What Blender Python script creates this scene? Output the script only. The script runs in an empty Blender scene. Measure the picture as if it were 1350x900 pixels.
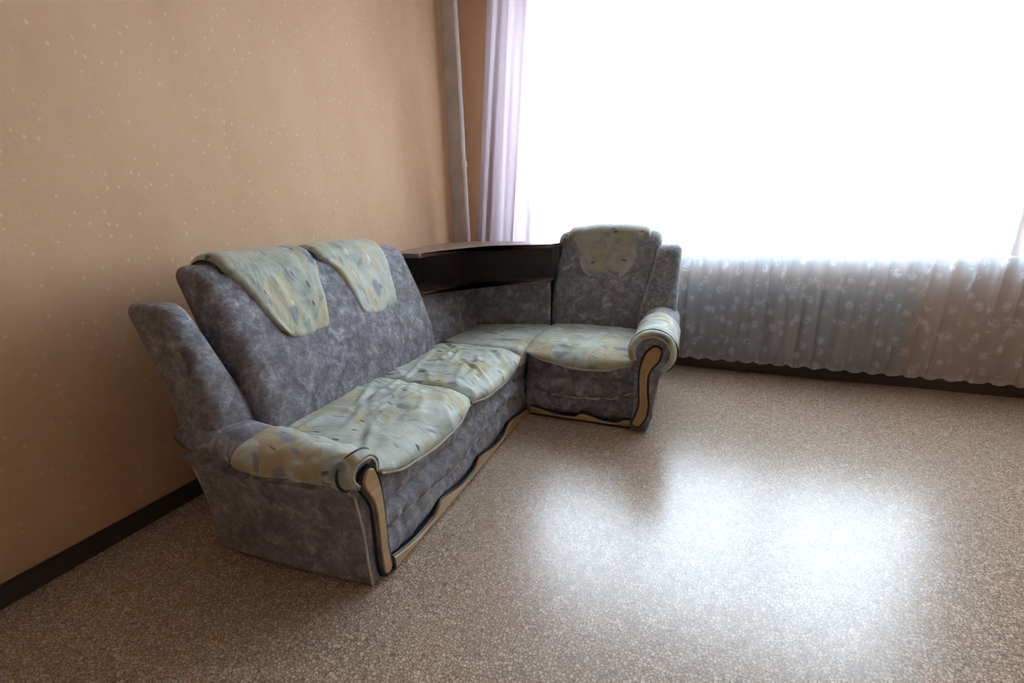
import bpy, bmesh, math, random
from mathutils import Vector, Matrix, noise
from mathutils.geometry import tessellate_polygon
S = bpy.context.scene
COL = S.collection
random.seed(7)

# ------------------------------------------------------------------ camera
F_PX, PITCH, ROLL, YAW, CAM_Z = 590.27, 0.28095, -0.02506, 0.38899, 1.15
fw = Vector((-math.sin(YAW)*math.cos(PITCH), math.cos(YAW)*math.cos(PITCH), -math.sin(PITCH)))
rt = Vector((math.cos(YAW), math.sin(YAW), 0)); up = rt.cross(fw)
rt2 = rt*math.cos(ROLL) + up*math.sin(ROLL); up2 = -rt*math.sin(ROLL) + up*math.cos(ROLL)
cd = bpy.data.cameras.new('camera'); cam = bpy.data.objects.new('camera', cd); COL.objects.link(cam)
cd.sensor_width = 36; cd.lens = F_PX/1350*36; cd.clip_start = 0.02
m = Matrix((rt2, up2, -fw)).transposed().to_4x4(); m.translation = (0, 0, CAM_Z); cam.matrix_world = m
S.camera = cam

# ------------------------------------------------------------------ daylight
W = bpy.data.worlds.new('overcast'); S.world = W; W.use_nodes = True
wn = W.node_tree.nodes; wl = W.node_tree.links
bg = wn['Background']; bg.inputs['Strength'].default_value = 13.0
tc = wn.new('ShaderNodeTexCoord'); sp = wn.new('ShaderNodeSeparateXYZ'); cr = wn.new('ShaderNodeValToRGB')
wl.new(tc.outputs['Generated'], sp.inputs[0]); mr = wn.new('ShaderNodeMapRange')
mr.inputs['From Min'].default_value = -1; wl.new(sp.outputs['Z'], mr.inputs['Value'])
wl.new(mr.outputs[0], cr.inputs[0]); wl.new(cr.outputs[0], bg.inputs['Color'])
cr.color_ramp.elements[0].position = 0.46; cr.color_ramp.elements[0].color = (.34, .39, .43, 1)
cr.color_ramp.elements[1].position = 0.54; cr.color_ramp.elements[1].color = (.72, .87, 1.0, 1)

WX0, WX1, WZ0, WZ1 = -1.36, 1.75, 0.80, 2.72       # window opening
LX, RX, BY, WY, CZ = -1.93, 2.6, -3.2, 3.47, 3.1   # room
pl = bpy.data.lights.new('daylight_portal', 'AREA'); pl.shape = 'RECTANGLE'; pl.size = WX1-WX0; pl.size_y = WZ1-WZ0
pl.cycles.is_portal = True
po = bpy.data.objects.new('daylight_portal', pl); COL.objects.link(po)
po.location = ((WX0+WX1)/2, WY+.24, (WZ0+WZ1)/2); po.rotation_euler = (math.radians(-90), 0, 0)

S.view_settings.view_transform = 'Standard'; S.view_settings.look = 'None'
S.view_settings.gamma = 1; S.view_settings.use_curve_mapping = False
S.view_settings.exposure = 0.0

# ------------------------------------------------------------------ node helpers
class NT:
    def __init__(s, name):
        s.m = bpy.data.materials.new(name); s.m.use_nodes = True; s.t = s.m.node_tree
        s.b = s.t.nodes['Principled BSDF']
    def n(s, typ, ins=None, **kw):
        x = s.t.nodes.new(typ)
        for k, v in kw.items(): setattr(x, k, v)
        for k, v in (ins or {}).items():
            if isinstance(v, bpy.types.NodeSocket): s.t.links.new(v, x.inputs[k])
            else: x.inputs[k].default_value = v
        return x
    def l(s, a, b): s.t.links.new(a, b)
    def obj(s): return s.n('ShaderNodeTexCoord').outputs['Object']
    def mapv(s, v, scale=(1, 1, 1), rot=(0, 0, 0), loc=(0, 0, 0)):
        return s.n('ShaderNodeMapping', {'Vector': v, 'Scale': scale, 'Rotation': rot, 'Location': loc}).outputs[0]
    def noise(s, v, sc, det=4, rough=.55, dist=0):
        return s.n('ShaderNodeTexNoise', {'Vector': v, 'Scale': sc, 'Detail': det, 'Roughness': rough, 'Distortion': dist}).outputs['Fac']
    def ramp(s, f, els, interp='LINEAR'):
        r = s.n('ShaderNodeValToRGB', {'Fac': f}); e = r.color_ramp; e.interpolation = interp
        while len(e.elements) < len(els): e.elements.new(.5)
        for i, (p, c) in enumerate(els):
            e.elements[i].position = p
            e.elements[i].color = (c, c, c, 1) if not isinstance(c, tuple) else (*c, 1)
        return r.outputs['Color']
    def mix(s, f, a, b, bt='MIX'):
        x = s.n('ShaderNodeMix', data_type='RGBA', blend_type=bt)
        for k, v in ((0, f), (6, a), (7, b)):
            if isinstance(v, bpy.types.NodeSocket): s.t.links.new(v, x.inputs[k])
            elif isinstance(v, tuple): x.inputs[k].default_value = (*v, 1)
            else: x.inputs[k].default_value = v
        return x.outputs[2]
    def math(s, op, a, b=0.0, clamp=False):
        x = s.n('ShaderNodeMath', operation=op, use_clamp=clamp)
        for k, v in ((0, a), (1, b)):
            if isinstance(v, bpy.types.NodeSocket): s.t.links.new(v, x.inputs[k])
            else: x.inputs[k].default_value = v
        return x.outputs[0]
    def bump(s, h, st=.3, d=.002):
        s.l(s.n('ShaderNodeBump', {'Height': h, 'Strength': st, 'Distance': d}).outputs[0], s.b.inputs['Normal'])
    def set(s, **kw):
        for k, v in kw.items():
            i = s.b.inputs[k.replace('_', ' ')]
            if isinstance(v, bpy.types.NodeSocket): s.l(v, i)
            else: i.default_value = (*v, 1) if isinstance(v, tuple) else v
        return s

# ------------------------------------------------------------------ materials
def mat_suede():
    t = NT('grey_mottled_suede'); v = t.obj()
    a = t.noise(v, 17, 6, .7, .8); b = t.noise(v, 60, 5, .72, .6); c = t.noise(v, 3.2, 3, .5)
    f = t.math('ADD', t.math('MULTIPLY', a, .62), t.math('MULTIPLY', b, .38))
    col = t.ramp(f, [(.35, (.11, .105, .12)), (.45, (.17, .165, .19)), (.53, (.275, .27, .305)), (.63, (.50, .50, .55))])
    col = t.mix(t.math('MULTIPLY', t.ramp(c, [(.4, 0.), (.65, 1.)]), .28), col, (.19, .165, .145))
    # fine paisley-like light scratches
    w = t.n('ShaderNodeTexVoronoi', {'Vector': t.mapv(v, (1, 1, .45), (.3, .5, .8)), 'Scale': 46}, feature='DISTANCE_TO_EDGE').outputs['Distance']
    k = t.math('MULTIPLY', t.ramp(w, [(.0, 1.), (.05, 0.)]), t.ramp(t.noise(v, 17, 2), [(.53, 0.), (.63, 1.)]))
    col = t.mix(t.math('MULTIPLY', k, .38), col, (.48, .46, .45))
    t.set(Base_Color=col, Roughness=.85, Sheen_Weight=.25, Sheen_Roughness=.4)
    t.bump(t.math('ADD', t.noise(v, 260, 3), t.math('MULTIPLY', b, 1.5)), .35, .003)
    return t.m

def mat_print(name, base, warm, seed):
    """pale upholstery printed with yellow patches, slate leaves and thin dark strokes"""
    t = NT(name); v0 = t.mapv(t.obj(), loc=(seed, seed*.7, seed*1.3))
    wv = t.n('ShaderNodeTexNoise', {'Vector': v0, 'Scale': 3.5, 'Detail': 3}).outputs['Color']
    v = t.n('ShaderNodeVectorMath', {0: v0, 1: t.n('ShaderNodeVectorMath', {0: wv, 'Scale': .16}, operation='SCALE').outputs[0]}, operation='ADD').outputs[0]
    a = t.noise(v, 9, 4, .55, .5)
    col = t.ramp(a, [(.36, tuple(c*.72 for c in base)), (.5, base), (.64, tuple(min(1, c*1.14) for c in base))])
    y = t.noise(t.mapv(v, (1, 1.3, 1), loc=(3, 1, 2)), 6.5, 3, .5, .3)
    col = t.mix(t.math('MULTIPLY', t.ramp(y, [(.51, 0.), (.58, 1.)]), .72), col, warm)
    for i, (rot, sc, th, colr, amt, rs, ratio) in enumerate([
            ((.2, .3, .7), 5.5, .25, (.19, .215, .26), .85, .42, 2.6), ((.5, .1, 2.3), 8, .21, (.22, .245, .29), .82, .45, 3.4),
            ((.1, .4, 1.3), 8.5, .135, (.05, .05, .055), .92, .45, 4), ((.6, .2, .3), 7, .125, (.06, .055, .05), .92, .45, 4.6),
            ((.3, .6, 2.9), 8, .17, (.74, .76, .72), .6, .5, 2.6)]):
        vv = t.mapv(v, (1, ratio, 1.0), rot, (i*2.3, i*1.7, i))
        vo = t.n('ShaderNodeTexVoronoi', {'Vector': vv, 'Scale': sc, 'Randomness': 1.}, feature='F1')
        d = t.ramp(vo.outputs['Distance'], [(th*.82, 1.), (th*1.25, 0.)])
        pick = t.ramp(t.n('ShaderNodeSeparateColor', {0: vo.outputs['Color']}).outputs[0], [(rs, 0.), (rs+.02, 1.)])
        col = t.mix(t.math('MULTIPLY', t.math('MULTIPLY', d, pick), amt), col, colr)
    g = t.n('ShaderNodeTexWave', {'Vector': t.mapv(v, (1, 1, 1), (.4, .3, .8)), 'Scale': 5.0, 'Distortion': 5, 'Detail': 1, 'Detail Scale': .6}).outputs['Fac']
    gm = t.math('MULTIPLY', t.ramp(g, [(.0, 1.), (.022, 0.)]), t.ramp(t.noise(v, 5, 1), [(.56, 0.), (.6, 1.)]))
    col = t.mix(t.math('MULTIPLY', gm, .45), col, (.16, .155, .15))
    t.set(Base_Color=col, Roughness=.62, Sheen_Weight=.2)
    wr = t.noise(t.mapv(v, (1, 2.0, 1), (0, 0, .4)), 8, 2, .5, 1.0)
    t.bump(t.math('ADD', wr, t.math('MULTIPLY', t.noise(v0, 320, 2), .12)), .35, .014)
    return t.m

def mat_plain(name, col, rough=.6, var=.12, sc=30, bump=.1, metal=0., spec=.5):
    t = NT(name); v = t.obj(); a = t.noise(v, sc, 4)
    c = t.ramp(a, [(.3, tuple(x*(1-var) for x in col)), (.7, tuple(min(1, x*(1+var)) for x in col))])
    t.set(Base_Color=c, Roughness=rough, Metallic=metal, Specular_IOR_Level=spec); t.bump(a, bump, .002)
    return t.m

def mat_wood(name, c0, c1, rough, axis_scale=(14, 1.5, 14), coat=0.):
    t = NT(name); v = t.obj(); a = t.noise(t.mapv(v, axis_scale), 5, 6, .6, .8)
    t.set(Base_Color=t.ramp(a, [(.32, c0), (.68, c1)]), Roughness=rough, Coat_Weight=coat, Coat_Roughness=.15)
    t.bump(a, .06, .001); return t.m

def mat_wallpaper():
    t = NT('peach_dotted_wallpaper'); v = t.obj()
    s = t.n('ShaderNodeSeparateXYZ', {0: v})
    # one in-plane coordinate that works on all four walls, plus height
    u = t.math('ADD', s.outputs[0], s.outputs[1])
    uv = t.n('ShaderNodeCombineXYZ', {0: u, 1: s.outputs[2], 2: 0.0}).outputs[0]
    base = t.ramp(t.noise(t.mapv(uv, (1, .35, 1)), 3.0, 4, .6), [(.3, (.66, .40, .235)), (.7, (.74, .475, .29))])
    base = t.mix(t.math('MULTIPLY', t.ramp(t.noise(uv, 22, 4, .7, 1.5), [(.52, 0.), (.62, 1.)]), .16), base, (.80, .58, .40))
    vo = t.n('ShaderNodeTexVoronoi', {'Vector': t.mapv(uv, (1, .82, 1)), 'Scale': 27, 'Randomness': .5}, feature='F1')
    dot = t.ramp(vo.outputs['Distance'], [(.10, 1.), (.18, 0.)])
    col = t.mix(t.math('MULTIPLY', dot, .42), base, (.92, .76, .48))
    t.set(Base_Color=col, Roughness=.7)
    t.bump(t.math('ADD', dot, t.noise(uv, 120, 3)), .22, .002)
    return t.m

def mat_lino():
    t = NT('tan_cell_pattern_linoleum'); v0 = t.obj()
    wv = t.n('ShaderNodeTexNoise', {'Vector': v0, 'Scale': 90, 'Detail': 2}).outputs['Color']
    v = t.n('ShaderNodeVectorMath', {0: v0, 1: t.n('ShaderNodeVectorMath', {0: wv, 'Scale': .011}, operation='SCALE').outputs[0]}, operation='ADD').outputs[0]
    vo = t.n('ShaderNodeTexVoronoi', {'Vector': v, 'Scale': 104}, feature='DISTANCE_TO_EDGE').outputs['Distance']
    c1 = t.n('ShaderNodeTexVoronoi', {'Vector': v, 'Scale': 104}, feature='F1')
    rnd = t.n('ShaderNodeSeparateColor', {0: c1.outputs['Color']}).outputs[0]
    cell = t.ramp(rnd, [(0., (.47, .345, .245)), (.5, (.61, .47, .35)), (1., (.76, .62, .48))])
    edge = t.ramp(vo, [(.01, 0.), (.17, 1.)])
    col = t.mix(edge, (.20, .125, .082), cell)
    col = t.mix(t.math('MULTIPLY', t.ramp(t.noise(v0, 2.3, 3), [(.35, 0.), (.75, 1.)]), .10), col, (.42, .29, .21))
    t.set(Base_Color=col, Roughness=.26, Specular_IOR_Level=1.0, IOR=1.55)
    t.bump(t.math('MULTIPLY', t.ramp(vo, [(0., 0.), (.25, 1.)]), 1.), .06, .0012)
    return t.m

def mat_sheer(name, col, opac, lace=False, fold_var=0.):
    t = NT(name); nt = t.t; out = nt.nodes['Material Output']
    dif = t.n('ShaderNodeBsdfDiffuse', {'Color': (*col, 1)}); trl = t.n('ShaderNodeBsdfTranslucent', {'Color': (*col, 1)})
    tr = t.n('ShaderNodeBsdfTransparent')
    cl = t.n('ShaderNodeMixShader', {0: .6}); t.l(dif.outputs[0], cl.inputs[1]); t.l(trl.outputs[0], cl.inputs[2])
    v = t.obj(); fac = opac
    if lace:
        s = t.n('ShaderNodeSeparateXYZ', {0: v}); low = t.n('ShaderNodeMapRange', {'Value': s.outputs[2], 'From Min': 1.0, 'From Max': .75}).outputs[0]
        w = t.n('ShaderNodeTexVoronoi', {'Vector': t.mapv(v, (1, .2, .7)), 'Scale': 17, 'Smoothness': .4}, feature='SMOOTH_F1').outputs['Distance']
        n2 = t.noise(t.mapv(v, (1, .2, 1)), 26, 3, .6, 1.5)
        mot = t.math('MULTIPLY', t.ramp(w, [(.22, 1.), (.42, 0.)]), t.ramp(n2, [(.40, 0.), (.55, 1.)]))
        band = t.ramp(s.outputs[2], [(.10, .25), (.14, 0.)])
        mot = t.math('ADD', t.math('MULTIPLY', mot, .38), band)
        fac = t.math('ADD', t.math('MULTIPLY', t.math('ADD', mot, .16), low), opac, True)
        fac = t.math('MINIMUM', fac, .95)
    mx = t.n('ShaderNodeMixShader', {0: fac}); t.l(tr.outputs[0], mx.inputs[1]); t.l(cl.outputs[0], mx.inputs[2])
    t.l(mx.outputs[0], out.inputs['Surface']); nt.nodes.remove(t.b)
    return t.m

SUEDE = mat_suede()
PRINT = mat_print('pale_green_printed_fabric', (.52, .555, .50), (.50, .44, .22), 0)
PRINT_HEAD = mat_print('printed_headrest_fabric', (.44, .46, .385), (.50, .44, .25), 4)
PRINT_BACK = mat_print('darker_printed_headrest_fabric', (.33, .335, .285), (.38, .345, .21), 14)  # darker print for the short section's headrest
PRINT_ARM = mat_print('printed_arm_fabric', (.56, .60, .54), (.42, .29, .12), 9)
PIPING = mat_plain('light_piping_cord', (.60, .60, .53), .7)
DARKCORD = mat_plain('dark_piping_cord', (.05, .05, .055), .7)
GREYCORD = mat_plain('grey_piping_cord', (.52, .51, .51), .7)
OCHRE = mat_wood('ochre_lacquered_wood', (.40, .245, .10), (.50, .32, .145), .38, coat=.2)
BLACKTRIM = mat_plain('black_lacquered_edge', (.018, .02, .028), .35)
SHELF = mat_wood('dark_brown_shelf_board', (.11, .07, .05), (.18, .12, .088), .33, (2, 2, 20))
SHELF_TOP = mat_wood('brown_shelf_top_board', (.19, .125, .092), (.29, .20, .15), .35, (2, 2, 20))
SHELF_EDGE = mat_wood('brown_shelf_edge_band', (.24, .155, .10), (.33, .22, .15), .4, (2, 2, 20))
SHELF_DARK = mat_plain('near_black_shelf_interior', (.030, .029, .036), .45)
WALLPAPER = mat_wallpaper()
LINO = mat_lino()
CEIL = mat_plain('white_ceiling_paint', (.78, .76, .73), .8, .03)
WHITE = mat_plain('white_gloss_paint', (.78, .78, .78), .35, .03)
PIPE_M = mat_plain('silver_grey_pipe_paint', (.86, .88, .92), .25, .04)
CORNER = mat_plain('grey_brown_corner_shade', (.72, .64, .59), .6, .12, 6)  # shade of the room corner put into the colour
BASEB = mat_plain('dark_brown_baseboard_paint', (.055, .04, .034), .45)
LILAC = mat_sheer('lilac_voile', (.50, .42, .48), .92)
TULLE = mat_sheer('white_tulle', (.70, .74, .80), .42, True)
GLASS = NT('window_glass'); GLASS.set(Base_Color=(1., 1., 1.), Roughness=0., Transmission_Weight=1., IOR=1.01); GLASS = GLASS.m
RAD = mat_plain('radiator_paint', (.55, .54, .53), .4, .04)

# ------------------------------------------------------------------ mesh helpers
def link(name, bm, mat, parent=None, smooth=True):
    me = bpy.data.meshes.new(name); bmesh.ops.recalc_face_normals(bm, faces=bm.faces); bm.to_mesh(me); bm.free()
    for p in me.polygons: p.use_smooth = smooth
    me.materials.append(mat); o = bpy.data.objects.new(name, me); COL.objects.link(o)
    if parent: o.parent = parent
    return o
def empty(name, loc=(0, 0, 0)):
    o = bpy.data.objects.new(name, None); o.location = loc; COL.objects.link(o); return o
def tag(o, label, cat, group=None):
    o['label'] = label; o['category'] = cat
    if group: o['group'] = group
    return o
def struct(o): o['kind'] = 'structure'; return o
def box(bm, x0, x1, y0, y1, z0, z1, bev=0):
    g = bmesh.ops.create_cube(bm, size=1)['verts']
    for v in g: v.co = Vector(((x0+x1)/2+v.co.x*(x1-x0), (y0+y1)/2+v.co.y*(y1-y0), (z0+z1)/2+v.co.z*(z1-z0)))
    if bev:
        es = list({e for v in g for e in v.link_edges}); bmesh.ops.bevel(bm, geom=es, offset=bev, segments=2, affect='EDGES')
def bx(name, mat, parent, *a, bev=0): bm = bmesh.new(); box(bm, *a, bev=bev); return link(name, bm, mat, parent, False)

def softbox(x0, x1, y0, y1, z0, z1, r, res, fn, skip_bottom=False):
    """rounded box on a grid, every vertex passed through fn"""
    bm = bmesh.new(); V = {}
    nx, ny, nz = [max(2, round((b-a)/res)) for a, b in ((x0, x1), (y0, y1), (z0, z1))]
    rr = min(r, (x1-x0)/2*.98, (y1-y0)/2*.98, (z1-z0)/2*.98)
    def P(i, j, k):
        if (i, j, k) not in V:
            p = Vector((x0+(x1-x0)*i/nx, y0+(y1-y0)*j/ny, z0+(z1-z0)*k/nz))
            q = Vector((min(max(p.x, x0+rr), x1-rr), min(max(p.y, y0+rr), y1-rr), min(max(p.z, z0+rr), z1-rr)))
            d = p-q
            if d.length > 1e-9: p = q + d.normalized()*rr
            V[(i, j, k)] = bm.verts.new(fn(p))
        return V[(i, j, k)]
    def quad(*k):
        vs = [P(*a) for a in k]
        if len(set(vs)) == 4: bm.faces.new(vs)
    for i in range(nx):
        for j in range(ny):
            quad((i, j, nz), (i+1, j, nz), (i+1, j+1, nz), (i, j+1, nz))
            quad((i, j, 0), (i, j+1, 0), (i+1, j+1, 0), (i+1, j, 0))
    for i in range(nx):
        for k in range(nz):
            quad((i, 0, k), (i+1, 0, k), (i+1, 0, k+1), (i, 0, k+1)); quad((i, ny, k), (i, ny, k+1), (i+1, ny, k+1), (i+1, ny, k))
    for j in range(ny):
        for k in range(nz):
            quad((0, j, k), (0, j, k+1), (0, j+1, k+1), (0, j+1, k)); quad((nx, j, k), (nx, j+1, k), (nx, j+1, k+1), (nx, j, k+1))
    return bm

def tube(pts, r, n=8, bm=None):
    bm = bm or bmesh.new(); pts = [Vector(p) for p in pts]; prev = None
    for i, p in enumerate(pts):
        t = (pts[min(i+1, len(pts)-1)]-pts[max(i-1, 0)]).normalized()
        a = t.cross(Vector((0, 0, 1)) if abs(t.z) < .9 else Vector((1, 0, 0))).normalized(); b = t.cross(a)
        if prev:
            a0 = prev[1] - t*prev[1].dot(t); a = a0.normalized(); b = t.cross(a)
        ring = [bm.verts.new(p + (a*math.cos(w)+b*math.sin(w))*(r(i/(len(pts)-1)) if callable(r) else r)) for w in [2*math.pi*k/n for k in range(n)]]
        if prev:
            for k in range(n): bm.faces.new((prev[0][k], prev[0][(k+1) % n], ring[(k+1) % n], ring[k]))
        else: bm.faces.new(ring[::-1])
        prev = (ring, a)
    bm.faces.new(prev[0]); return bm

def smoothpoly(pts, n=6):
    """Catmull-Rom through open polyline"""
    P = [Vector(p) for p in pts]; out = []
    for i in range(len(P)-1):
        a, b, c, d = P[max(i-1, 0)], P[i], P[i+1], P[min(i+2, len(P)-1)]
        for k in range(n):
            t = k/n; out.append(.5*((2*b)+(c-a)*t+(2*a-5*b+4*c-d)*t*t+(3*b-a-3*c+d)*t**3))
    out.append(P[-1]); return out

def plate(outline, mapf, w0, w1, bev=0.0):
    """closed outline (u,z) extruded between depths w0 (back) and w1 (front) through mapf(u,w,z)"""
    bm = bmesh.new(); cen = sum((Vector(p) for p in outline), Vector((0, 0)))/len(outline)
    ar = sum(a[0]*b[1]-b[0]*a[1] for a, b in zip(outline, outline[1:]+outline[:1])); sgn = 1 if ar > 0 else -1
    rings = []
    for w, s in ((w0, 0), (w1-(w1-w0)*.35, 0), (w1, bev)):
        R = []
        for p in outline:
            q = Vector(p); i_ = len(R); t_ = (Vector(outline[(i_+1) % len(outline)])-Vector(outline[i_-1])).normalized()
            q = q + Vector((-t_.y, t_.x))*s*sgn
            R.append(bm.verts.new(mapf(q.x, w, q.y)))
        rings.append(R)
    n = len(outline)
    for a, b in zip(rings, rings[1:]):
        for i in range(n): bm.faces.new((a[i], a[(i+1) % n], b[(i+1) % n], b[i]))
    for tri in tessellate_polygon([[Vector((p[0], p[1], 0)) for p in outline]]):
        for R in (rings[0], rings[-1]):
            try: bm.faces.new([R[k] for k in tri])
            except ValueError: pass
    return bm

def ss(a, b, x): x = min(max((x-a)/(b-a), 0), 1); return x*x*(3-2*x)
def nz(x, y, z=0., f=1.): return noise.noise(Vector((x*f, y*f, z*f)))
def ridges(x, y, seed=0, f=5.0, ang=.5):
    """creases of worn, loose cloth"""
    wx = x + .09*nz(x, y, seed, 4); wy = y + .09*nz(x, y, seed+5, 4)
    c, s = math.cos(ang), math.sin(ang); u, v = wx*c+wy*s, -wx*s+wy*c
    r = 1-abs(nz(u*.45*f, v*1.9*f, seed+9)); m_ = ss(-.15, .45, nz(x, y, seed+20, 3.1))
    return (r**7)*m_

# ------------------------------------------------------------------ room shell
def wall_x(name, x, x2): return struct(bx(name, WALLPAPER, None, min(x, x2), max(x, x2), BY-.1, WY+.35, 0, CZ))
struct(bx('floor', LINO, None, LX-.1, RX+.1, BY-.1, WY+.35, -.05, 0))
struct(bx('ceiling', CEIL, None, LX-.1, RX+.1, BY-.1, WY+.35, CZ, CZ+.05))
wall_x('wall_left', LX, LX-.1); wall_x('wall_right', RX, RX+.1)
struct(bx('wall_back', WALLPAPER, None, LX, RX, BY-.1, BY, 0, CZ))
bm = bmesh.new()
for a in ((LX, WX0, 0, CZ), (WX1, RX, 0, CZ), (WX0, WX1, 0, WZ0), (WX0, WX1, WZ1, CZ)): box(bm, a[0], a[1], WY, WY+.33, a[2], a[3])
struct(link('wall_window', bm, WALLPAPER, None, False))
struct(bx('baseboard_window', BASEB, None, LX+.001, RX, WY-.022, WY-.001, .0, .075, bev=.004))
struct(bx('baseboard_left', BASEB, None, LX+.001, LX+.02, BY, WY-.024, .0, .075, bev=.004))
struct(bx('corner_shade_strip', CORNER, None, LX+.003, -1.808, WY-.012, WY-.001, .08, CZ-.001))  # added strip standing in for the shaded wall between corner and pipe

# window: frame, mullions, panes, sill
win = struct(empty('window_1', ((WX0+WX1)/2, WY+.2, WZ0)))
def wpart(name, mat, x0, x1, y0, y1, z0, z1, bev=.004):
    c = win.location; return bx(name, mat, win, x0-c.x, x1-c.x, y0-c.y, y1-c.y, z0-c.z, z1-c.z, bev=bev)
fy0, fy1 = WY+.14, WY+.20
for a in ((WX0, WX1, WZ0+.002, WZ0+.06), (WX0, WX1, WZ1-.06, WZ1-.002), (WX0, WX0+.06, WZ0+.06, WZ1-.06), (WX1-.06, WX1, WZ0+.06, WZ1-.06)):
    wpart('window_frame', WHITE, a[0]+.001, a[1]-.001, fy0, fy1, a[2], a[3])
nm = 3; pw = (WX1-WX0-.12)/nm
for i in range(nm):
    xa = WX0+.06+pw*i
    if i: wpart('mullion', WHITE, xa-.04, xa+.04, fy0, fy1, WZ0+.06, WZ1-.06)
    wpart('window_pane', GLASS, xa+(.041 if i else .001), xa+pw-(.041 if i < nm-1 else .001), fy0+.028, fy0+.032, WZ0+.061, WZ1-.061, 0)
wpart('window_sill', WHITE, WX0+.001, WX1-.001, WY-.03, fy0-.001, WZ0+.001, WZ0+.035, .006)

# radiator under the sill, seen dimly through the tulle
rad = tag(empty('radiator', (.5, WY-.055, .12)), 'pale ribbed radiator behind the sheer curtain under the window sill', 'radiator')
for i in range(16):
    b = bmesh.new(); x = -.72+i*.092
    box(b, x, x+.078, -.03, .03, .0, .52, bev=.014); link('radiator_section', b, RAD, rad)
link('radiator_pipe', tube([(-.75, 0, .06), (.78, 0, .06)], .014, 10), RAD, rad)
link('radiator_pipe', tube([(-.75, 0, .46), (.78, 0, .46)], .014, 10), RAD, rad)

# riser pipe in the corner
pipe = tag(empty('heating_pipe', (-1.754, WY-.075, 0)), 'thin pale grey vertical heating pipe in the room corner left of curtain', 'pipe')
link('pipe_tube', tube([(0, 0, .0), (-.006, 0, 1.2), (-.014, 0, 2.2), (-.024, 0, CZ-.002)], .0165, 16), PIPE_M, pipe)
link('pipe_collar', tube([(-.007, 0, 1.50), (-.007, 0, 1.505), (-.007, 0, 1.54), (-.007, 0, 1.545)], lambda t: .019 if t in (0, 1) else .0215, 16), PIPE_M, pipe)

# ------------------------------------------------------------------ curtains
def curtain(name, mat, xf, zt, zb, amp, wl, y, hem, label, nu, nv, seed, taper=.35):
    bm = bmesh.new(); G = []
    for j in range(nv+1):
        t = j/nv; row = []
        for i in range(nu+1):
            s = i/nu; xa, xb = xf(t); x = xa+(xb-xa)*s
            ph = 2*math.pi*(s*(wl) + .35*nz(s*6, t*1.2, seed) + .5*nz(s*2.2, 3, seed))
            a = amp*(taper+(1-taper)*t)*(.75+.5*nz(s*9, t*.8, seed+3))
            dy = a*math.sin(ph)+.3*a*math.sin(2.3*ph+seed); dx = .35*a*math.cos(ph)
            z = zt+(zb-zt)*t
            if t > .9: z -= hem*abs(math.sin(ph*.5+.6))*ss(.9, 1, t) - hem*.5*ss(.9, 1, t)
            row.append(bm.verts.new((x+dx, y+dy, z)))
        G.append(row)
    for j in range(nv):
        for i in range(nu): bm.faces.new((G[j][i], G[j][i+1], G[j+1][i+1], G[j+1][i]))
    o = link(name, bm, mat); tag(o, label, 'curtain'); return o
curtain('tulle_curtain', TULLE, lambda t: (-1.20+.02*t, 1.98), 2.96, .105, .024, 31, 3.355, .03,
        'wide white lace tulle curtain glowing across the whole window', 560, 60, 1)
def lil(t):
    z = 2.95-2.75*t; k = (2.5-z)/(2.5-.93)
    return (-1.485-.155*k, -1.04-.137*k)
curtain('voile_curtain', LILAC, lil, 2.95, .2, .019, 3.4, 3.305, .01,
        'narrow gathered lilac voile curtain at left edge of the window', 160, 60, 12, .6)
rail = tag(empty('curtain_rail', (.2, 3.33, 2.985)), 'white curtain rail above the window carrying both curtains', 'curtain rail')
link('rail_bar', tube([(-1.8, 0, 0), (1.9, 0, 0)], .012, 10), WHITE, rail)
for x in (-1.78, .05, 1.88):
    b = bmesh.new(); box(b, x-.012, x+.012, 0, .139, -.012, .012); link('rail_bracket', b, WHITE, rail, False)

# ------------------------------------------------------------------ corner sofa
sofa = tag(empty('corner_sofa', (0, 0, 0)), 'large grey suede corner sofa with pale printed seats and corner shelf', 'sofa')
# local frames: (a across the front, b depth behind the front line, h height)
ML = lambda a, b, h: Vector((-.87-b, .97+a, h))        # long section, faces +x
MR = lambda a, b, h: Vector((-.86+a, 2.30+b, h))       # short section, faces -y
MC = lambda a, b, h: Vector((-1.37+a, 2.17+b, h))      # corner seat

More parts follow.
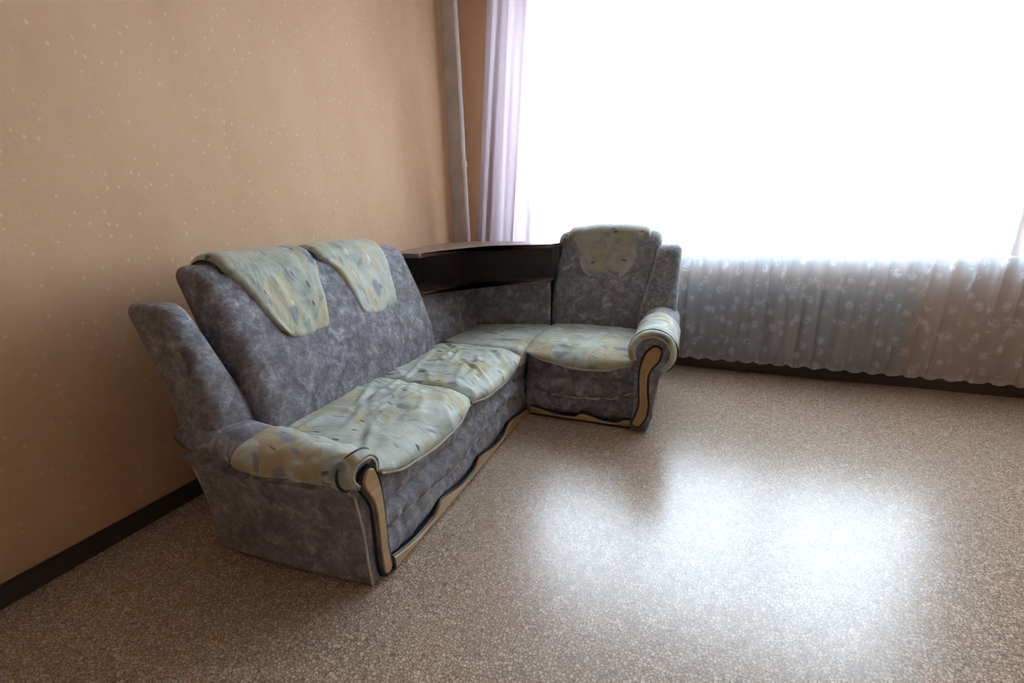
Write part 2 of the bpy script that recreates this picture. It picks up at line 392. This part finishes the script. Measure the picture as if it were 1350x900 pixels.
CREASE = {3: (9, .2, .009, .9), 11: (11, .35, .010, 1.), 17: (4, 1.3, .005, .6)}
def cushion(name, Mf, a0, a1, D, seam_pts, bulge, crown, seed, mat=PRINT, wr=.010, topz=.425, b_front=0.0, ang=.6, split=None):
    w = a1-a0
    def seam(u):      # height of the front seam at fraction u
        for (p, z0), (q, z1) in zip(seam_pts, seam_pts[1:]):
            if u <= q: k = (u-p)/(q-p); k = k*k*(3-2*k)*.5+k*.5; return z0+(z1-z0)*k
        return seam_pts[-1][1]
    rnd = random.Random(seed); nC, cang, camp, _ = CREASE[seed]; CR = []
    for _i in range(nC):
        th = cang+rnd.uniform(-.45, .45); cx, cy = a0+w*rnd.uniform(.12, .88), D*rnd.uniform(.15, .85)
        CR.append((cx, cy, math.cos(th), math.sin(th), rnd.uniform(.05, .14), rnd.uniform(.5, 1.2)*camp, rnd.uniform(.010, .018)))
    def folds(x, y):
        h = 0; x += .02*nz(x*6, y*6, seed); y += .02*nz(x*6, y*6, seed+8)
        for cx, cy, c, s_, L, A, wd in CR:
            u_ = ((x-cx)*c+(y-cy)*s_)/L; v_ = (-(x-cx)*s_+(y-cy)*c)/wd
            if abs(u_) < 2 and abs(v_) < 5: h += A*math.exp(-u_*u_)*(math.exp(-v_*v_) - .7*math.exp(-(v_-1.7)**2) - .3*math.exp(-(v_+1.8)**2))
        return h
    def over(u): return bulge*(.40+.60*max(0, math.sin(math.pi*min(max(u, 0), 1)))**.7)
    def fn(p):
        u = min(max((p.x-a0)/w, 0), 1); d = p.y/D; zb = seam(u)
        k = (p.z-.30)/(topz-.30)
        e = max(0, math.sin(math.pi*u))**.3
        top = topz - .006*(1-e) + crown*(math.sin(math.pi*u)**.5)*(math.sin(math.pi*min(max(d, 0), 1))**.6 if 0 < d < 1 else 0)
        # the top rolls forward and down to the seam
        roll = ss(.26, .0, d); fade = ss(0, .02, u)*ss(1, .98, u)
        zlow = zb if p.z < .5 else zb
        z = zlow + (top-zlow)*k
        z -= (1-k)*0 + roll*roll*.028*k
        b = p.y + b_front - over(u)*ss(.5, 0, d)*(.55+.45*math.sin(math.pi*min(max(k, 0), 1)*.9+.2)) if True else 0
        x, y = p.x, p.y
        if k > .3:
            h = wr*ridges(x, y, seed, 5.2, ang)*ss(0, .06, u)*ss(1, .94, u) + .5*wr*ridges(x, y, seed+31, 8, ang+1.3)
            h += .006*nz(x*5, y*5, seed) + folds(x, y)
            z += h*ss(.3, .8, k); b -= .6*h*roll
        if split:
            g = math.exp(-((u-split)/.03)**2); z -= .012*g*k
        return Mf(p.x, b, z)
    bm = softbox(a0, a1, 0, D, .30, topz, .030, .0095, fn)
    o = link(name, bm, mat, sofa)
    pts = [Mf(a0+w*u, b_front-over(u)*.62-.002, seam(u)+.004) for u in [i/40*.97+.015 for i in range(41)]]
    link('piping', tube(pts, .0060, 8), PIPING, o)
    return o

cushion('seat_cushion', ML, .004, .618, .50, [(0, .375), (.18, .335), (.5, .315), (.8, .318), (1, .352)], .052, .012, 3, ang=.15, wr=.014)
cushion('seat_cushion', ML, .621, 1.232, .50, [(0, .352), (.25, .325), (.55, .325), (.8, .34), (1, .375)], .050, .012, 11, ang=.5, wr=.014)
cushion('seat_cushion', MR, .002, .608, .56, [(0, .385), (.2, .345), (.5, .318), (.75, .322), (1, .365)], .062, .018, 17, ang=.2, wr=.007)
# corner seat
def cs(p):
    u, d = p.x/.50, p.y/.60
    z = p.z + (.014*math.sin(math.pi*min(max(u, 0), 1))*math.sin(math.pi*min(max(d, 0), 1)) + .006*ridges(p.x, p.y, 44, 5, .3))*(1 if p.z > .38 else 0)
    return MC(p.x, p.y, z)
link('seat_cushion', softbox(.0, .512, .040, .66, .30, .420, .03, .014, cs), PRINT, sofa)

# front panels of grey suede with a puckered crease, and wave-cut wooden base strip
def front_panel(Mf, a0, a1, crease, band, seed, arch):
    n = int((a1-a0)/.01); m_ = 34; bm = bmesh.new(); G = []; top = .37
    for i in range(n+1):
        a = a0+(a1-a0)*i/n; u = i/n; c = crease(u); bd = band(u); row = []
        for j in range(m_+1):
            h = .012+(top-.012)*j/m_
            b = .020
            # two puffy rolls either side of the crease
            b -= .026*math.sin(math.pi*min(max((h-.03)/(c-.03), 0), 1))**.6 if h < c else 0
            b -= .030*math.sin(math.pi*min(max((h-c)/(bd-c), 0), 1))**.6 if c <= h < bd else 0
            b += .012*math.exp(-((h-bd)/.012)**2) if h >= bd-.03 else 0
            p = math.exp(-((h-c)/.03)**2); b += .010*p*math.sin(a*95+3*nz(a*9, 0, seed))*nz(a*7, h*4, seed+2)*2
            b += .010*nz(a*7, h*9, seed) + .006*nz(a*22, h*4, seed+1) - .004*ridges(a*1.2, h*1.2, seed, 8, 1.2)
            row.append(bm.verts.new(Mf(a, b, h)))
        back = [bm.verts.new(Mf(a, .10, top)), bm.verts.new(Mf(a, .10, .012))]
        G.append(row+back)
    N = len(G[0])
    for i in range(n):
        for j in range(N): k = (j+1) % N; bm.faces.new((G[i][j], G[i+1][j], G[i+1][k], G[i][k]))
    bm.faces.new(G[0]); bm.faces.new(G[-1][::-1])
    o = link('front_panel', bm, SUEDE, sofa)
    pts = []
    for i in range(101):
        u = i/100; a = a0+(a1-a0)*u
        pts.append(Mf(a, .0125+.003*math.sin(a*60), crease(u)+.002+.003*math.sin(a*70+seed)))
    link('pucker_seam', tube(pts, lambda t: .0042+.003*max(0, nz(t*22, 0, seed)), 6), GREYCORD, o)
    return o
front_panel(ML, .004, 1.33, lambda u: .155-.045*math.sin(math.pi*min(u*1.6, 1))+.012*math.sin(u*11), lambda u: .235-.03*math.sin(math.pi*min(u*2, 1)), 5, 0)
front_panel(MR, .0, .62, lambda u: .150-.022*math.sin(math.pi*min(u*1.25, 1))+.05*ss(.8, 1, u), lambda u: .245-.012*math.sin(u*math.pi), 8, 0)

def base_strip(Mf, a0, a1, steps, hi, lo, zlow):
    """steps: positions where the wave jumps; returns ochre strip + black edge"""
    def hh(a):
        s0 = max([s for s in steps if s <= a] or [a0-.12]); s1 = min([s for s in steps if s > a] or [a1+.2])
        t = (a-s0)/(s1-s0)
        base = lo + (hi-lo)*(.5+.5*math.cos(math.pi*min(t*1.35, 1)))
        return base - (hi-lo)*.9*(1-ss(0, .16, t))*(1 if s0 > a0 else 0) + .004*math.sin(t*6)
    for name, extra, f0, f1, mat in (('base_trim_edge', .006, .0, -.018, BLACKTRIM), ('base_trim', 0, -.0, -.026, OCHRE)):
        n = int((a1-a0)/.006); bm = bmesh.new(); G = []
        for i in range(n+1):
            a = a0+(a1-a0)*i/n; h = hh(a)+extra; z0 = .004 if extra else zlow
            G.append([bm.verts.new(Mf(a, b, z)) for b, z in ((f0, z0), (f0, h), (f1+.003, h), (f1, h-.003), (f1, z0))])
        for i in range(n):
            for j in range(5): k = (j+1) % 5; bm.faces.new((G[i][j], G[i+1][j], G[i+1][k], G[i][k]))
        bm.faces.new(G[0]); bm.faces.new(G[-1][::-1])
        link(name, bm, mat, sofa, False)
base_strip(ML, .02, 1.31, [.275, .62, .96], .066, .030, .014)
base_strip(MR, .03, .605, [-.03, .30, .54], .050, .026, .016)

# carcass blocks beneath the seats and behind the panels
bx('frame', SUEDE, sofa, -1.62, -.98, .97, 2.17, .012, .30)
bx('frame', SUEDE, sofa, -1.62, -.885, 2.175, 2.9, .012, .30)
bx('frame', SUEDE, sofa, -.86, -.25, 2.415, 3.0, .012, .30)

# ---- backrests
PROF = [(.30, .0), (.45, .0), (.557, .012), (.662, .045), (.765, .085), (.858, .125), (.935, .162), (1.0, .195), (1.06, .225)]
def lean(z):
    for (a, b), (c, d) in zip(PROF, PROF[1:]):
        if z <= c: return b+(d-b)*max(0, (z-a)/(c-a))
    return PROF[-1][1]
def backrest(Mf, a0, a1, b0, ztop, seed, arch=.0, slant=0.):
    def fn(p):
        u = (p.x-a0)/(a1-a0)
        z = p.z + arch*math.sin(math.pi*min(max(u, 0), 1))*ss(.6, 1., p.z)
        puff = .018*math.sin(math.pi*min(max(u, 0), 1))**.5*math.sin(math.pi*min(max((p.z-.36)/(ztop-.36), 0), 1)) if p.y < .1 else 0
        b = b0 + p.y + lean(p.z)*(1. if p.y < .14 else .8) - puff + .006*nz(p.x*6, p.z*6, seed) - .003*ridges(p.x, p.z, seed, 4, 1.1)
        return Mf(p.x + slant*(u-.5)*(p.z-.4), b, z)
    return link('backrest', softbox(a0, a1, 0, .20, .30, ztop, .055, .018, fn), SUEDE, sofa)
def headrest(Mf, b0, rows, ztop, thick, seed, par, mat=None, lift=.030, arch=0., cord=True):
    """rows: (z, a_left, a_right) up the face; then wraps over the top of the backrest"""
    bm = bmesh.new(); n = 44; path = []
    zs = [r[0] for r in rows]
    def lr(z):
        for (z0, l0, r0), (z1, l1, r1) in zip(rows, rows[1:]):
            if z <= z1: k = (z-z0)/(z1-z0); return l0+(l1-l0)*k, r0+(r1-r0)*k
        return rows[-1][1:]
    m1 = 34; ztf = ztop-.045
    for j in range(m1+1):
        z = zs[0]+(ztf-zs[0])*j/m1; path.append((z, b0+lean(z), *lr(z), 0.))
    for j in range(1, 15):
        t = j/14*math.pi*.95; bb = b0+lean(ztf)+.085*(1-math.cos(t)); z = ztf+.05*math.sin(t)
        l, r = lr(ztf+.05); path.append((z, bb, l, r, t))
    F_, B_ = [], []
    for (z, b, l, r, t) in path:
        rf, rb = [], []
        for i in range(n+1):
            u = i/n; e = min(1, (min(u, 1-u)/.07)); e = math.sqrt(max(0, 1-(1-e)**2))
            eb = min(1, max(0, (z-zs[0])/.03)) if t == 0 else 1; eb = math.sqrt(max(0, 1-(1-eb)**2))
            th = -.006+(thick+.006)*e*eb + .004*nz(u*7, z*9, seed) + .003*ridges(u*.5, z, seed, 6, 1.2)
            a = l+(r-l)*u
            # rounded bottom corners
            zz = z + (lift*abs(2*u-1)**3.2 if t == 0 else 0)*ss(zs[0]+.16, zs[0], z) + arch*math.sin(math.pi*u)*ss(ztop-.25, ztop, z)
            nb = -th*math.cos(t) if t else -th*.94; nzz = th*math.sin(t) if t else th*.3
            rf.append(bm.verts.new(Mf(a, b+nb, zz+nzz))); rb.append(bm.verts.new(Mf(a, b+.012*math.cos(t), zz-.012*math.sin(t))))
        F_.append(rf); B_.append(rb)
    J = len(path)
    for j in range(J-1):
        for i in range(n):
            bm.faces.new((F_[j][i], F_[j][i+1], F_[j+1][i+1], F_[j+1][i])); bm.faces.new((B_[j][i], B_[j+1][i], B_[j+1][i+1], B_[j][i+1]))
        for i in (0, n): bm.faces.new((F_[j][i], F_[j+1][i], B_[j+1][i], B_[j][i]))
    for j in (0, J-1):
        for i in range(n): bm.faces.new((F_[j][i], F_[j][i+1], B_[j][i+1], B_[j][i]))
    side = [F_[j][0].co.copy() for j in range(J)]
    o = link('headrest_panel', bm, mat or PRINT_HEAD, par)
    if cord: link('piping', tube(side, .0038, 6), DARKCORD, o)
    return o
LB = .445
bl = backrest(ML, .0, 1.12, LB-.005, 1.0, 2, arch=.0)
headrest(ML, LB-.005, [(.70, .60, .84), (.73, .595, .865), (.81, .59, .90), (.92, .575, .935), (.97, .53, .94), (1.02, .51, .93)], 1.015, .020, 3, bl)
headrest(ML, LB-.005, [(.70, .20, .40), (.73, .18, .41), (.81, .15, .44), (.92, .12, .47), (.97, .09, .49), (1.02, .08, .48)], 1.015, .020, 6, bl)
br = backrest(MR, -.014, .655, .52, 1.012, 7, arch=.014)
headrest(MR, .52, [(.70, .19, .48), (.74, .165, .50), (.80, .15, .51), (.87, .135, .52), (.93, .10, .55), (.975, .06, .585), (1.03, .055, .59)], 1.020, .018, 9, br, mat=PRINT_BACK, lift=.075, arch=.022, cord=False)

# ---- corner back panels
def slab(name, P0, P1, z0, z1, th, mat, seed, r=.03):
    P0, P1 = Vector(P0), Vector(P1); d = (P1-P0); L = d.length; d /= L; nrm = Vector((-d.y, d.x))
    def fn(p):
        u = p.x/L; q = P0+d*p.x+nrm*p.y
        f = -.012*math.sin(math.pi*min(max(u, 0), 1))**.6*math.sin(math.pi*min(max((p.z-z0)/(z1-z0), 0), 1)) if p.y < .03 else 0
        q = q + nrm*(f+.004*nz(p.x*6, p.z*6, seed))
        return Vector((q.x, q.y, p.z))
    return link(name, softbox(0, L, 0, th, z0, z1, r, .016, fn), mat, sofa)
slab('corner_back_panel', (-1.395, 2.06), (-1.343, 2.675), .38, .705, .10, SUEDE, 3, .012)
slab('corner_back_panel', (-1.352, 2.662), (-.865, 2.80), .38, .708, .10, SUEDE, 5, .012)

# ---- corner shelf
shelf = empty('corner_shelf'); shelf.parent = sofa
def board(name, front, back, z0, z1, mat, par):
    out = [Vector((p[0], p[1])) for p in front] + [Vector(p) for p in back]
    bm = bmesh.new(); A = [bm.verts.new((p.x, p.y, z0)) for p in out]; B = [bm.verts.new((p.x, p.y, z1)) for p in out]; n = len(out)
    for i in range(n): bm.faces.new((A[i], A[(i+1) % n], B[(i+1) % n], B[i]))
    f = [bm.faces.new(A[::-1]), bm.faces.new(B)]; bmesh.ops.triangulate(bm, faces=f, ngon_method='EAR_CLIP')
    return link(name, bm, mat, par, False)
def band_(front, z0, z1, mat, par):
    bm = bmesh.new(); prev = None; pts = [Vector((p[0], p[1])) for p in front]
    for i, p in enumerate(pts):
        t = (pts[min(i+1, len(pts)-1)]-pts[max(i-1, 0)]).normalized(); nn = Vector((t.y, -t.x))
        zc = (z0+z1)/2; hz = (z1-z0)/2
        R = [bm.verts.new((p.x+nn.x*o, p.y+nn.y*o, zc+z)) for o, z in ((-.001, -hz-.002), (.004, -hz-.002), (.008, -hz*.5), (.008, hz*.5), (.004, hz+.002), (-.001, hz+.002))]
        if prev:
            for k in range(6): bm.faces.new((prev[k], prev[(k+1) % 6], R[(k+1) % 6], R[k]))
        else: bm.faces.new(R[::-1])
        prev = R
    bm.faces.new(prev); return link('edge_band', bm, mat, par)
low = smoothpoly([(-1.42, 2.02, 0), (-1.405, 2.11, 0), (-1.372, 2.24, 0), (-1.35, 2.40, 0), (-1.325, 2.555, 0), (-1.256, 2.637, 0), (-1.06, 2.69, 0), (-.875, 2.745, 0)], 6)
topf = smoothpoly([(-1.405, 2.105, 0), (-1.403, 2.18, 0), (-1.385, 2.30, 0), (-1.352, 2.44, 0), (-1.268, 2.665, 0), (-1.10, 2.745, 0), (-.878, 2.815, 0)], 6)
board('lower_shelf', low, [(-.875, 2.88), (-.83, 2.93), (-.83, 3.09), (-1.64, 3.09), (-1.64, 2.02)], .706, .724, SHELF, shelf)
band_(low, .706, .724, SHELF_EDGE, shelf)
board('top_shelf', topf, [(-.878, 2.93), (-.83, 3.0), (-.83, 3.115), (-1.47, 3.10), (-1.60, 3.075), (-1.675, 3.0), (-1.70, 2.85), (-1.70, 2.65), (-1.65, 2.35), (-1.60, 2.105)], .922, .945, SHELF_TOP, shelf)
band_(topf, .922, .945, SHELF_EDGE, shelf)
inner = smoothpoly([(-1.66, 2.03, 0), (-1.64, 2.34, 0), (-1.585, 2.54, 0), (-1.48, 2.68, 0), (-1.29, 2.74, 0), (-.90, 2.845, 0), (-.845, 2.925, 0)], 6)
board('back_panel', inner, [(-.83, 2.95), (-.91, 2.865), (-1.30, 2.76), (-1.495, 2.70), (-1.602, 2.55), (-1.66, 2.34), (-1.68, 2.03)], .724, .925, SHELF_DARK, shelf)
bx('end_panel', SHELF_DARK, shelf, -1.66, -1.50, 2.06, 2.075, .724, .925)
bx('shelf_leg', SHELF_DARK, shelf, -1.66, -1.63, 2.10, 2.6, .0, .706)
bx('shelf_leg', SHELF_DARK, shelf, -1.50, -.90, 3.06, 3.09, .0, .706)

# ---- armrests
def armrest(Mf, R, cz, neck, L, rise, ear, seed, trim, lab, foot=.045, flare=0.):
    M0 = Mf
    def Mf(u, d, z): return M0(u + flare*max(0, min(u, .1))*max(0, min(d, .35))*10 if u < .3 else u, d + (1.6*flare*max(0, u-.045) if u < .3 else 0), z)
    """Mf(u outward, d depth from the front face, z); u=0 is the inner side"""
    cu = R*.80
    sec = [(0.0, .012), (0.002, .12), (0.0, .25), (-.004, cz-R*.75)]
    for k in range(21):
        a = math.radians(205-k*12.5); sec.append((cu+R*math.cos(a), cz+R*math.sin(a)))
    sec += [(neck+.030, cz-R*.80), (neck+.012, cz-R*1.25), (neck, .22), (neck-foot*.27, .16), (neck-foot*.27, .10), (neck-foot*.66, .04), (neck-foot, .012)]
    sec = [Vector(p) for p in sec]; cen = Vector((cu*.8, .26)); n = len(sec)
    ds = [(-.0, .016), (.003, .007), (.010, .002), (.02, 0)] + [(.02+L*i/46, 0) for i in range(1, 47)]
    bm = bmesh.new(); prev = None
    for d, ins in ds:
        ring = []; t = max(0, (d-.02)/L)
        for i, p in enumerate(sec):
            q = p.copy(); dd = cen-q
            nrm = ((sec[(i+1) % n]-sec[i-1]).normalized()); nrm = Vector((-nrm.y, nrm.x))
            q = q - nrm*ins*(-1) if False else q + dd.normalized()*ins
            up_ = ss(cz-.12, cz, q.y)
            q.y += rise*t*up_
            q.x += .004*nz(d*8, q.y*8, seed) + .006*math.sin(t*3)*0
            q.y = max(q.y, .010)
            ring.append(bm.verts.new(Mf(q.x, d, q.y)))
        if prev:
            for i in range(n): bm.faces.new((prev[i], prev[(i+1) % n], ring[(i+1) % n], ring[i]))
        else: first = ring
        prev = ring
    for tri in tessellate_polygon([[Vector((p.x, p.y, 0)) for p in sec]]):
        bm.faces.new([first[k] for k in tri]); bm.faces.new([prev[k] for k in tri])
    arm = link('armrest', bm, SUEDE, sofa)
    # light piping round the front edge
    ring = [Mf(*( (p + (cen-p).normalized()*.002).x, .006, (p + (cen-p).normalized()*.002).y)) for p in sec[20:]]
    link('piping', tube(ring, .0046, 6), GREYCORD, arm)
    # printed cover over the roll: creased, open shell with thickness
    bm = bmesh.new(); A, B = [], []; nd, na = 44, 46; D0, D1 = .012, .36
    for i in range(-4, nd+1):
        d = D0+(D1-D0)*max(i, 0)/nd; ra, rb = [], []
        lipf, lipd = {-4: (-.2, .004), -3: (-.17, -.008), -2: (-.09, -.012), -1: (-.01, -.010)}.get(i, (0, 0)); lipf *= R
        for j in range(na+1):
            s = j/na; a = math.radians(207-s*(262+10*nz(d*9, 0, seed)))
            f = .007 + .0075*max(0, math.sin(d*78+1.2*math.sin(s*5)))*ss(.16, .03, d) + .006*ridges(d*1.6, s*.5, seed, 6, 1.4) + .003*nz(d*14, s*7, seed)
            t = max(0, (d-.02)/L); rr = R+f; dy = rise*t
            if i < 0: d_ = lipd+.002*nz(s*9, i, seed); rr = R+.004+lipf; dy = 0
            else: d_ = d+.006*nz(s*6, 1, seed)
            ra.append(bm.verts.new(Mf(cu+rr*math.cos(a), d_, cz+rr*math.sin(a)+dy)))
            rq = R-.006 if i >= 0 else R*.78; rb.append(bm.verts.new(Mf(cu+rq*math.cos(a), d if i >= 0 else .010, cz+rq*math.sin(a)+dy)))
        A.append(ra); B.append(rb)
    nd = len(A)-1
    for i in range(nd):
        for j in range(na):
            bm.faces.new((A[i][j], A[i+1][j], A[i+1][j+1], A[i][j+1])); bm.faces.new((B[i][j], B[i][j+1], B[i+1][j+1], B[i+1][j]))
        for j in (0, na): bm.faces.new((A[i][j], B[i][j], B[i+1][j], A[i+1][j]))
    for i in (0, nd):
        for j in range(na): bm.faces.new((A[i][j], A[i][j+1], B[i][j+1], B[i][j]))
    cov = link('armrest_cover', bm, PRINT_ARM, arm)
    for dd, rad, mt, off in ((-.008, .0045, PIPING, -.18*R), (.022, .0050, DARKCORD, .0125)):
        pts = []
        for j in range(41):
            a = math.radians(207-j/40*(258)); rr = R+off; pts.append(Mf(cu+rr*math.cos(a), dd, cz+rr*math.sin(a)))
        link('piping', tube(pts, rad, 6), mt, arm)
    # scroll-shaped wooden trim on the front face
    cl = smoothpoly([(p[0], p[1], p[2]) for p in trim], 6)
    def outline(extra):
        Lp, Rp = [], []
        for i, p in enumerate(cl):
            t = cl[min(i+1, len(cl)-1)]-cl[max(i-1, 0)]; t = Vector((t.x, t.y)).normalized(); nn = Vector((-t.y, t.x)); w = p.z/2+extra
            Lp.append(Vector((p.x, p.y))+nn*w); Rp.append(Vector((p.x, p.y))-nn*w)
        def cap(c, frm, to):
            o = []; v0 = frm-c; n_ = 7
            for k in range(1, n_): an = -math.pi*k/n_; o.append(c+Vector((v0.x*math.cos(an)-v0.y*math.sin(an), v0.x*math.sin(an)+v0.y*math.cos(an))))
            return o
        c1 = Vector((cl[-1].x, cl[-1].y)); c0 = Vector((cl[0].x, cl[0].y))
        return Lp + cap(c1, Lp[-1], Rp[-1]) + Rp[::-1] + cap(c0, Rp[0], Lp[0])
    e = link('scroll_trim_edge', plate(outline(.012), Mf, .002, -.012, .002), BLACKTRIM, arm, False)
    w = link('scroll_trim', plate(outline(0), Mf, -.006, -.018, .003), OCHRE, arm, False)
    w['label'] = 'ochre wooden scroll trim on the ' + lab
    # rear wing rising beside the backrest
    e0, e1, ed0, ez0, ez1 = ear
    def fn(p):
        k = ss(ez0, ez1, p.z); u = (p.x-e0)/(e1-e0)
        x = p.x + (.075*ss(.45, .92, p.z))*(1-u)
        b = ed0 + p.y + lean(p.z)*.95 - .012*math.sin(math.pi*min(max(u, 0), 1))
        return M0(x+.004*nz(p.y*7, p.z*7, seed), b, p.z)
    link('armrest_wing', softbox(e0, e1, 0, .20, ez0, ez1, .045, .016, fn), SUEDE, arm)
    return arm
TRIM_R = [(.100, .462, .052), (.086, .435, .066), (.062, .385, .050), (.050, .33, .038), (.052, .25, .036), (.058, .17, .040), (.048, .11, .046), (.028, .065, .040)]
TRIM_L = [(.036, .404, .044), (.034, .382, .054), (.020, .335, .044), (.012, .28, .034), (.012, .2, .034), (.014, .13, .034), (.012, .08, .036), (.008, .045, .036)]
MAR = lambda u, d, z: Vector((-.245+u, 2.245+d, z))
MAL = lambda u, d, z: Vector((-.862-d, .962-u, z))
armrest(MAR, .106, .452, .115, .60, .035, (-.055, .165, .510, .30, .935), 3, TRIM_R, 'right armrest')
armrest(MAL, .052, .418, .066, .62, .05, (-.03, .13, .50, .30, .90), 8, TRIM_L, 'left armrest', foot=.008, flare=.22)
